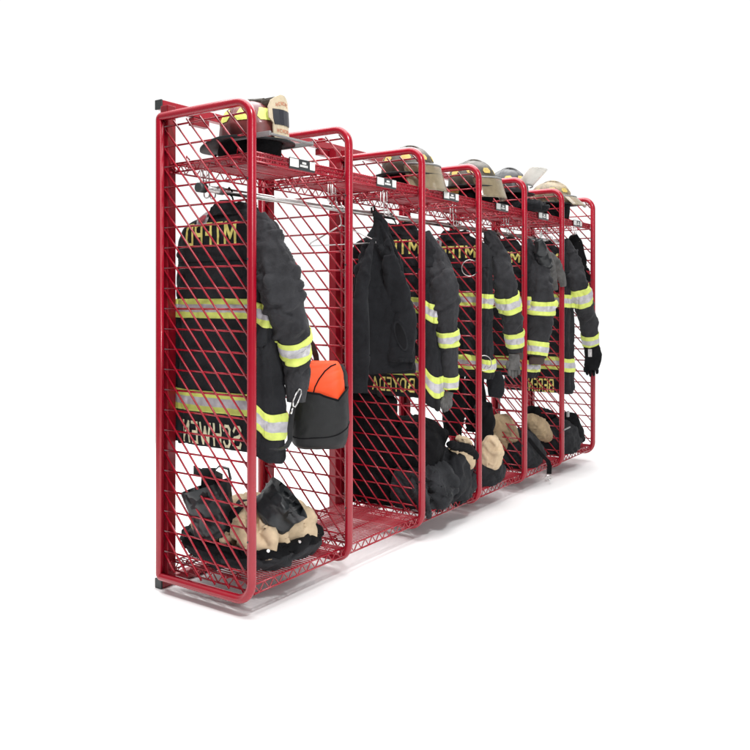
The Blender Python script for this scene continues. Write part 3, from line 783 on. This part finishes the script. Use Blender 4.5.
    if visor:
        mv, ang, L, half = visor
        # curved face shield pivoting above the brim front
        vs = []; fs = []; na, nl = 28, 10
        for j in range(nl + 1):
            l = L * j / nl
            for i in range(na + 1):
                a = R(-half + 2 * half * i / na); rx, ry = .135, .158
                p = Vector((rx * math.sin(a), -ry * math.cos(a), 0))
                piv = Vector((0, -.10, .075))
                d = Vector((0, -math.sin(R(ang)), -math.cos(R(ang))))
                out_ = Vector((math.sin(a) * .25, 0, 0))
                vs.append(p + Vector((0, 0, .085)) + (d + out_ * .35) * l)
        for j in range(nl):
            for i in range(na): fs.append((j * (na + 1) + i, j * (na + 1) + i + 1, (j + 1) * (na + 1) + i + 1, (j + 1) * (na + 1) + i))
        vo = MB().add(vs, fs).build('visor', mv, H)
        md = vo.modifiers.new('s', 'SOLIDIFY'); md.thickness = .003
        edge = MB(); edge.tube(vs[:na + 1], .004, 6); edge.build('visor_band', M['grey'], vo)
    if ear:
        eg = Grid([(Vector((-.075, .10, zb_ + .002)), Vector((.02, 0, 0)), Vector((0, .055, 0)), 2.4), (Vector((-.09, .09, zb_ * .5 + .02)), Vector((.02, 0, 0)), Vector((0, .06, 0)), 2.4), (Vector((-.095, .08, .043)), Vector((.015, 0, 0)), Vector((0, .06, 0)), 2.4)], 30, 20, .006, seed)
        mb = MB(); eg.mesh(mb); mb.build('ear_flap', M['ochre'], H)
    mb = MB(); mb.tube([(.06, .12, .01), (.05, .16, -.005), (.02, .17, 0), (-.02, .17, 0), (-.06, .15, .0), (-.07, .12, .012)], .004, 6); mb.build('chin_strap', M['black'], H)
    return H
ZT = ZS + .007
def hloc(px, py, X, dz): p = at_x(px, py, X); return (X, p.y, p.z - dz)
helmet(hloc(252, 146, .165, .05), 'red brown leather fire helmet with cream front shield and lime trim in the first bay', M['helmet_red'], 1, 'shield', 0, zs=1.2, scale=1.04)
helmet(hloc(408, 178, 2 * BAY + .17, .05), 'grimy fire helmet with an amber visor hanging down, above the third bay', M['helmet_camo'], 2, 'trim', 0, (M['visor'], 18, .12, 70), zs=1.06, scale=1.1)
helmet(hloc(472, 190, 3 * BAY + .18, .05), 'sooty fire helmet with its visor tilted down above the fourth bay', M['helmet_camo'], 3, 'trim', 0, (M['visor'], 20, .10, 65), zs=1.12, ear=True, scale=1.08)
helmet(hloc(508, 196, 4 * BAY + .18, .05), 'black fire helmet with a pale clear visor flipped up above the fifth bay', M['helmet_black'], 4, 'trim', 0, (M['visorclear'], 128, .125, 48), zs=1.24)
helmet(hloc(551, 206, 5 * BAY + .16, .05), 'dark fire helmet with a tan visor flipped up above the last bay at far right', M['helmet_tan'], 5, 'trim', 0, (M['visor'], 50, .085, 42), zs=1.10, scale=1.1, ear=True)
# folded black hood lying on the shelf of the fifth bay
b = Vector((4 * BAY + .14, .03, ZT))
FH = thing('folded_hood', 'crumpled black cloth hood in front of the helmet on the fifth bay shelf', 'hood', b)
g = Grid([(b + Vector((0, 0, 0)), Vector((.08, 0, 0)), Vector((0, .10, 0)), 2.6), (b + Vector((0, 0, .03)), Vector((.09, 0, 0)), Vector((0, .115, 0)), 2.4), (b + Vector((-.01, .02, .055)), Vector((.06, 0, 0)), Vector((0, .08, 0)), 2.2), (b + Vector((-.01, .03, .07)), Vector((.02, 0, 0)), Vector((0, .03, 0)), 2)], 50, 40, .03, 61, 11, 9)
mb = MB(); g.mesh(mb); mb.build('hood_cloth', M['coat'], FH, b)
# ------------------------------------------------------------------ piles on the bottom shelf
ZP = ZB + .006
def mound(cx, cy, prof, seed, amp, e=2.5, nu=80, nv=60, fx=7, fz=5):
    st = [(Vector((cx + q[3] if len(q) > 3 else cx, cy + (q[4] if len(q) > 4 else 0), q[0])), Vector((q[1], 0, 0)), Vector((0, q[2], 0)), e) for q in prof]
    return Grid(st, nu, nv, amp, seed, fx, fz)
def boot(parent, name, base, foot, axis, r, L, seed, m, mouth=.06, root=None):
    """short rubber shaft with an open mouth"""
    a = Vector(axis).normalized(); X = a.cross(Vector((0, 1, 0))).normalized(); Y = a.cross(X)
    st = [(Vector(foot) + a * (L * t), X * (r * s), Y * (r * s * 1.12), 2.2) for t, s in ((0, .8), (.15, .95), (.45, .92), (.75, 1.0), (1, 1.08))]
    g = Grid(st, 48, 40, .010, seed, 12, 9)
    mb = MB(); g.mesh(mb, 0, True, True, mouth); mb.build(name, m, parent, base); return g
def snaps(g, us, v, parent, base):
    mb = MB()
    for u in us:
        p = g.at(u, v, .001); q = g.at(u, v, .006); mb.tube([p, q], .0065, 12)
    mb.build('snap', M['chrome'], parent, base)

# bay one
c1 = (at_z(171, 556, .18) + at_z(320, 556, .18)) / 2
b = Vector((.285, .24, ZP))
PT = thing('turnout_pants', 'bunker pants bunched on the first bay floor, cream lining rising out of black shell', 'pants', b, 'bunker pants bunched on the rack floor')
sh = mound(.285, .275, [(ZP, .205, .235), (ZP + .025, .232, .262), (ZP + .06, .236, .266), (ZP + .085, .226, .255), (ZP + .09, .205, .235), (ZP + .07, .185, .215)], 71, .022, 2.9)
sh.creases(24, (.006, .011), (.010, .018), (.10, .26), (-35, 35), (.08, .55), (0, 1), 9)
mb = MB(); sh.mesh(mb, 0, True, False); so = mb.build('shell', M['cloth3'], PT, b)
li = mound(.295, .25, [(ZP + .05, .20, .225), (ZP + .10, .205, .228), (ZP + .145, .205, .222), (ZP + .185, .175, .185), (ZP + .212, .13, .13), (ZP + .222, .05, .05)], 73, .016, 2.5, 110, 80, 8, 6)
li.creases(26, (.012, .022), (.013, .024), (.18, .40), (55, 140), (.12, .62), (0, 1), 8, .7)
li.creases(8, (.008, .014), (.012, .022), (.12, .26), (-25, 25), (.25, .55), (0, 1), 18)
mb = MB(); li.mesh(mb, 0, False, True); mb.build('lining', M['tan'], PT, b)
lbv = BVHTree.FromPolygons([*mb.v], mb.f)
sh.patch('waistband', M['black'], .38, .74, PT, b, off=.011)
for u in (.66, .745, .83, .9):
    mb = MB(); mb.tube([sh.at(u, .54, .008), sh.at(u, .54, .0165)], .0065, 12); mb.build('snap', M['chrome'], PT, b)
def over(pts, bvh, off=.006):
    out = []
    for x, y in pts:
        h = bvh.ray_cast(Vector((x, y, 1.0)), Vector((0, 0, -1)))
        if h[0] is not None: out.append(h[0] + Vector((0, 0, off)))
    return out
def strap_px(px, bvh, w, parent, base, name='suspender', m=None, off=.008, wd=None):
    out = []
    for x, y in px:
        h = hit(x, y, bvh, off)
        if h: out.append(h)
    if len(out) > 1:
        mb = MB(); mb.ribbon(out, [wd or RT] * len(out), w, .004); mb.build(name, m or M['black'], parent, base)
strap_px([(221, 512), (214, 520), (206, 530), (200, 540), (196, 548)], lbv, .045, PT, b)
strap_px([(243, 500), (238, 508), (230, 518), (225, 530), (222, 545), (221, 556)], lbv, .04, PT, b)
BT = thing('rubber_boot', 'black rubber boot top slumped open on cream lining in the first bay', 'boot', at_y(275, 525, .09), 'rubber boots in the first bay')
bt = at_y(266, 519, .12)
g = boot(BT, 'shaft', BT.location, bt, (.12, -.16, .19), .086, .125, 81, M['rubber'], .045)
mb = MB(); mb.tube([g.at(.62, .98, .0), g.at(.63, .8, .012), g.at(.65, .5, .012), g.at(.66, .3, .0)], .005, 8); mb.build('pull_loop', M['rubber'], BT, BT.location)
BT2 = thing('rubber_boot', 'black rubber boot standing tilted at the rear of the first bay', 'boot', at_y(217, 530, .30), 'rubber boots in the first bay')
b2 = Vector(at_y(219, 536, .28))
g = boot(BT2, 'shaft', BT2.location, b2, at_y(205, 485, .34) - b2, .085, .205, 85, M['rubber'], .07)
a0 = g.at(.5, .97, 0); p1 = at_y(208, 484, .34); p2 = at_y(209, 471, .34)
mb = MB(); mb.ribbon([at_y(211, 500, .33), p1, p2, p2 + Vector((0, 0, .012))], [RT] * 4, .055, .012); mb.ribbon([at_y(194, 470, .34), at_y(201, 473, .335), at_y(214, 474, .335), at_y(222, 478, .34)], [Vector((0, 0, 1))] * 4, .034, .008)
mb.build('pull_strap', M['rubber'], BT2, BT2.location)
for us in ((.42, .56, .02),):
    p0, p1 = g.at(us[0], .93, .003), g.at(us[1], .93, .003); ax = (g.at(.5, .99) - g.at(.5, .8)).normalized()
    pts = [p0, p0 + ax * .045, (p0 + p1) / 2 + ax * .065, p1 + ax * .045, p1]
    mb = MB(); mb.ribbon(pts, [FW] * 5, .022, .006); mb.build('pull_loop', M['rubber'], BT2, BT2.location)

# bay three: dark pants with tan boot cuffs
x3 = 2 * BAY
b = Vector((x3 + .27, .22, ZP))
PT = thing('turnout_pants', 'dark grey bunker pants slumped over the third bay floor with tan cuffs peeking out', 'pants', b, 'bunker pants bunched on the rack floor')
m1 = mound(x3 + .20, .13, [(ZP, .15, .15), (ZP + .06, .168, .166), (ZP + .12, .16, .158), (ZP + .18, .13, .13), (ZP + .21, .085, .085), (ZP + .225, .03, .04)], 91, .012, 2.6, 110, 80)
m1.creases(12, (.020, .034), (.022, .038), (.2, .42), (20, 160), (.05, .62), (.2, .9), 31, .8)
m1.creases(16, (.008, .014), (.010, .018), (.1, .24), (0, 180), (.05, .65), (.2, .9), 33)
mb = MB(); m1.mesh(mb); mb.build('trouser_leg', M['cloth3'], PT, b)
m2 = mound(x3 + .40, .10, [(ZP, .12, .13), (ZP + .08, .13, .135), (ZP + .17, .12, .12), (ZP + .24, .09, .09), (ZP + .26, .03, .03)], 93, .012, 2.5)
m2.creases(20, (.009, .016), (.014, .024), (.12, .26), (0, 180), (.05, .7), (0, 1), 4)
mb = MB(); m2.mesh(mb); mb.build('trouser_leg', M['cloth'], PT, b)
for pts_, Y_, sd_ in (([(434, 508, 7), (440, 498, 11), (449, 486, 12), (460, 473, 10), (468, 466, 6)], .05, 92), ([(455, 503, 5), (460, 497, 8), (466, 488, 8), (471, 474, 6)], .04, 94)):
    g, P = sleeve_grid(pts_, Y_, sd_, .008, .8, 56, 70); g.creases(12, (.006, .012), (.008, .014), (.07, .15), (-60, 60), (.05, .95), (0, 1), sd_); mb = MB(); g.mesh(mb); mb.build('trouser_leg', M['cloth3'], PT, b)
m3 = mound(x3 + .23, .20, [(ZP + .2, .15, .16), (ZP + .29, .17, .17), (ZP + .37, .15, .15), (ZP + .42, .10, .10), (ZP + .43, .03, .03)], 95, .014, 2.3)
m3.creases(22, (.009, .017), (.014, .024), (.12, .26), (0, 180), (.05, .7), (0, 1), 6)
mb = MB(); m3.mesh(mb); mb.build('waist', M['black'], PT, b)
g, P = sleeve_grid([(452, 447, 4), (458, 452, 7), (464, 459, 9), (468, 464, 8)], .03, 97, .02, .7, 40, 30)
mb = MB(); g.mesh(mb, 0, True, True, .03); mb.build('lining', M['tan'], PT, b)
g, P = sleeve_grid([(449, 444, 3), (456, 446, 5), (466, 449, 6), (473, 457, 5)], .0, 99, .012, .7, 40, 30)
mb = MB(); g.mesh(mb); mb.build('cuff', M['black'], PT, b)
g, P = sleeve_grid([(460, 438, 3), (465, 441, 5), (468, 446, 5)], .03, 98, .012, .7, 30, 20)
g.creases(14, (.007, .014), (.008, .016), (.10, .24), (40, 140), (.05, .95), (0, 1), 12)
mb = MB(); g.mesh(mb); mb.build('lining', M['tan'], PT, b)

b = Vector((x3 + .10, .365, ZP))
DB = thing('duffel_bag', 'tall black duffel bag standing against the mesh in the third bay beside the dark pants', 'bag', b)
g = mound(x3 + .10, .365, [(ZP, .055, .14), (ZP + .05, .062, .148), (ZP + .3, .064, .15), (ZP + .45, .060, .145), (ZP + .545, .05, .13), (ZP + .56, .02, .08)], 96, .012, 4)
mb = MB(); g.mesh(mb); mb.build('bag_body', M['black'], DB, b)
mb = MB(); mb.ribbon([g.at(.40 + .2 * i / 10, .86 + .10 * math.sin(math.pi * i / 10), .012 + .03 * math.sin(math.pi * i / 10)) for i in range(11)], [Vector((0, 0, 1))] * 11, .03, .005); mb.build('carry_strap', M['bagblack'], DB, b)
for (px, py, r_, lab) in ((470, 268, 8.2, 'large bright metal ring hanging behind the third front post near the lettering'), (484, 363, 7.5, 'bright metal ring hanging at the lower tape of the fourth bay jacket')):
    c_ = at_y(px, py, -.02 if px > 480 else .06); rr_ = r_ * depth(c_) / F
    o = MB().tube([RT * (rr_ * math.cos(R(a))) + Vector((0, 0, rr_ * math.sin(R(a)))) for a in range(0, 360, 12)], .0026, 8, True).build('wire_ring', M['steelrod'])
    o.location = c_; o['label'] = lab; o['category'] = 'ring'

# bay four: tan lining on dark shell
x4 = 3 * BAY
b = Vector((x4 + .27, .22, ZP))
PT = thing('turnout_pants', 'bunker pants in the fourth bay, pale tan lining bulging over dark grey legs', 'pants', b, 'bunker pants bunched on the rack floor')
m1 = mound(x4 + .22, .17, [(ZP, .17, .17), (ZP + .06, .185, .18), (ZP + .13, .17, .165), (ZP + .17, .13, .13), (ZP + .18, .05, .05)], 101, .016, 2.5)
m1.creases(26, (.010, .018), (.014, .026), (.12, .30), (0, 180), (.05, .68), (0, 1), 3)
mb = MB(); m1.mesh(mb); mb.build('shell', M['cloth'], PT, b)
g, P = sleeve_grid([(491, 436, 4), (491, 442, 9), (491, 452, 12), (491, 462, 12), (490, 469, 8)], .0, 103, .014, .8, 64, 56)
g.creases(16, (.006, .012), (.007, .014), (.06, .16), (0, 180), (.05, .95), (0, 1), 12)
mb = MB(); g.mesh(mb); mb.build('lining', M['tan'], PT, b)
g, P = sleeve_grid([(497, 417, 5), (502, 426, 13), (504, 438, 15), (504, 448, 13), (503, 456, 6)], .18, 105, .010, .8, 64, 56)
g.creases(16, (.006, .012), (.007, .014), (.06, .16), (0, 180), (.05, .95), (0, 1), 12)
mb = MB(); g.mesh(mb); mb.build('lining', M['tan2'], PT, b)
g, P = sleeve_grid([(483, 404, 7), (484, 412, 8), (486, 424, 9), (484, 440, 9), (482, 452, 8)], .12, 107, .012, .8, 40, 40)
mb = MB(); g.mesh(mb); mb.build('cuff', M['black'], PT, b)

b = at_y(496, 380, -.02)
MT = thing('mitten', 'plain black mitten shaped flap hanging below the fourth bay jacket hem', 'mitten', b)
g, P = sleeve_grid([(494, 372, 7), (495, 380, 9), (496, 390, 8.5), (495, 397, 6.5)], .01, 131, .006, .4, 40, 30)
mb = MB(); g.mesh(mb); mb.build('mitten_body', M['coat'], MT, b)

b = at_y(466, 385, .22)
HT = thing('black_trousers', 'black trousers with a metal clip hanging behind the third front post below the lettered jacket', 'trousers', b)
for n_, pts_, sd_ in (('trouser_leg', [(456, 362, 9), (455, 390, 11), (454, 415, 11), (453, 436, 8)], 141), ('trouser_leg', [(474, 362, 9), (475, 390, 10), (475, 415, 10), (474, 432, 8)], 143)):
    g, P = sleeve_grid(pts_, .24, sd_, .014, .6, 40, 60); mb = MB(); g.mesh(mb); mb.build(n_, M['black'], HT, b)
mb = MB(); cc = at_y(468, 366, .10); mb.tube([cc + RT * (.012 * math.cos(R(a))) + Vector((0, 0, .022 * math.sin(R(a)))) for a in range(0, 360, 30)], .003, 8, True); mb.build('clip', M['chrome'], HT, b)

# bay five
x5 = 4 * BAY
b = Vector((x5 + .27, .22, ZP))
PT = thing('turnout_pants', 'bunker pants in the fifth bay, tan folds above a grey leg with a hanging strap', 'pants', b, 'bunker pants bunched on the rack floor')
m1 = mound(x5 + .22, .17, [(ZP, .18, .16), (ZP + .06, .19, .17), (ZP + .13, .17, .15), (ZP + .20, .12, .11), (ZP + .22, .04, .04)], 111, .016, 2.5)
m1.creases(26, (.010, .018), (.014, .026), (.12, .30), (0, 180), (.05, .68), (0, 1), 3)
mb = MB(); m1.mesh(mb); mb.build('shell', M['cloth'], PT, b)
g, P = sleeve_grid([(527, 418, 5), (534, 424, 11), (541, 432, 10), (547, 438, 5)], .10, 113, .010, .8, 64, 56)
g.creases(16, (.006, .012), (.007, .014), (.06, .16), (0, 180), (.05, .95), (0, 1), 12)
mb = MB(); g.mesh(mb); mb.build('lining', M['tan2'], PT, b)
g, P = sleeve_grid([(530, 410, 5), (540, 414, 8), (549, 420, 9), (555, 430, 9), (556, 444, 8)], .2, 115, .014, .8, 50, 40)
mb = MB(); g.mesh(mb); mb.build('waist', M['black'], PT, b)
hp = [at_y(x, y, Y) for x, y, Y in ((528, 438, .02), (536, 448, -.005), (543, 456, -.02), (548, 461, -.026), (549.5, 466, -.03), (549, 474, -.03))]
mb = MB(); mb.ribbon(hp, [RT] * 6, .03, .005); st_ = mb.build('strap', M['black'], PT, b)
cc = at_y(548.5, 477.5, -.03); mb = MB(); mb.tube([cc + RT * (.018 * math.cos(R(a))) + Vector((0, 0, .014 * math.sin(R(a)))) for a in range(0, 360, 30)], .0035, 8, True); mb.build('strap_ring', M['chrome'], st_, b)

# bay six: black boots and bag
x6 = 5 * BAY
b = Vector((x6 + .25, .2, ZP))
PT = thing('turnout_pants', 'black bunker pants heaped in the last bay at far right with silver buckles', 'pants', b, 'bunker pants bunched on the rack floor')
m1 = mound(x6 + .22, .17, [(ZP, .19, .18), (ZP + .06, .2, .19), (ZP + .14, .18, .17), (ZP + .20, .12, .11), (ZP + .21, .04, .04)], 121, .016, 2.5)
m1.creases(26, (.010, .018), (.014, .026), (.12, .30), (0, 180), (.05, .68), (0, 1), 3)
mb = MB(); m1.mesh(mb); mb.build('shell', M['cloth'], PT, b)
g, P = sleeve_grid([(571, 413, 6), (570, 422, 9), (572, 433, 11), (574, 441, 9)], .06, 123, .014, .8, 50, 40)
mb = MB(); g.mesh(mb); mb.build('waist', M['black'], PT, b)
g, P = sleeve_grid([(572, 425, 4), (576, 432, 6), (580, 438, 5), (582, 441, 2)], .03, 125, .012, .7, 50, 40)
mb = MB(); g.mesh(mb); mb.build('flap', M['black'], PT, b)
mb = MB(); mb.box(*[tuple(at_y(568, 414, -.01) + Vector((-.015, -.006, -.02))), tuple(at_y(568, 414, -.01) + Vector((.015, .006, .02)))], .004)
mb.build('buckle', M['grey'], PT, b)
MB().tube([at_y(564, 430, -.02), at_y(570, 427, -.02)], .005, 8).build('buckle', M['grey'], PT, b)

# ------------------------------------------------------------------ setting, light, camera
fl = MB().add([(-3, -4, 0), (6.5, -4, 0), (6.5, 3.2, 0), (-3, 3.2, 0)], [(0, 1, 2, 3)], 0, False).build('floor', M['floor'])
fl['kind'] = 'structure'
w = bpy.data.worlds.new('World'); sc.world = w; w.use_nodes = True
nt = w.node_tree; bg = nt.nodes['Background']
tc = nt.nodes.new('ShaderNodeTexCoord'); dt = nt.nodes.new('ShaderNodeVectorMath'); dt.operation = 'DOT_PRODUCT'
dt.inputs[1].default_value = (.82, .572, 0)
mr = nt.nodes.new('ShaderNodeMapRange'); mr.interpolation_type = 'SMOOTHSTEP'
mr.inputs['From Min'].default_value = -.35; mr.inputs['From Max'].default_value = .45
mr.inputs['To Min'].default_value = .10; mr.inputs['To Max'].default_value = 1.05
nt.links.new(tc.outputs['Generated'], dt.inputs[0]); nt.links.new(dt.outputs['Value'], mr.inputs['Value'])
nt.links.new(mr.outputs['Result'], bg.inputs['Strength']); bg.inputs['Color'].default_value = (1, 1, 1, 1)
def area(name, loc, tgt, size, power, col=(1, 1, 1)):
    l = bpy.data.lights.new(name, 'AREA'); l.shape = 'RECTANGLE'; l.size, l.size_y = size; l.energy = power; l.color = col
    o = bpy.data.objects.new(name, l); COL.objects.link(o); o.location = loc
    o.rotation_euler = (Vector(tgt) - Vector(loc)).to_track_quat('-Z', 'Y').to_euler(); return o
area('overhead_softbox', (1.6, .7, 4.6), (1.6, .3, 0), (6.4, 3.8), 430)
area('front_softbox', (-1.9, -3.9, 2.5), (1.3, .1, 1.0), (1.0, 1.0), 60)
area('high_spot', (-1.3, -2.3, 4.3), (1.2, .1, 1.0), (.5, .5), 115)

cd = bpy.data.cameras.new('camera'); cam = bpy.data.objects.new('camera', cd); COL.objects.link(cam)
cam.location = CAM; cam.rotation_euler = FW.to_track_quat('-Z', 'Y').to_euler()
cd.sensor_width = 36; cd.lens = 36 * F / 750; cd.shift_x = (375 - CX) / 750 * -1; cd.shift_y = -(375 - CY) / 750
cd.clip_start = .05; cd.clip_end = 200
sc.camera = cam
sc.view_settings.view_transform = 'Standard'; sc.view_settings.look = 'None'; sc.view_settings.exposure = 0
sc.cycles.max_bounces = 8; sc.cycles.transparent_max_bounces = 12
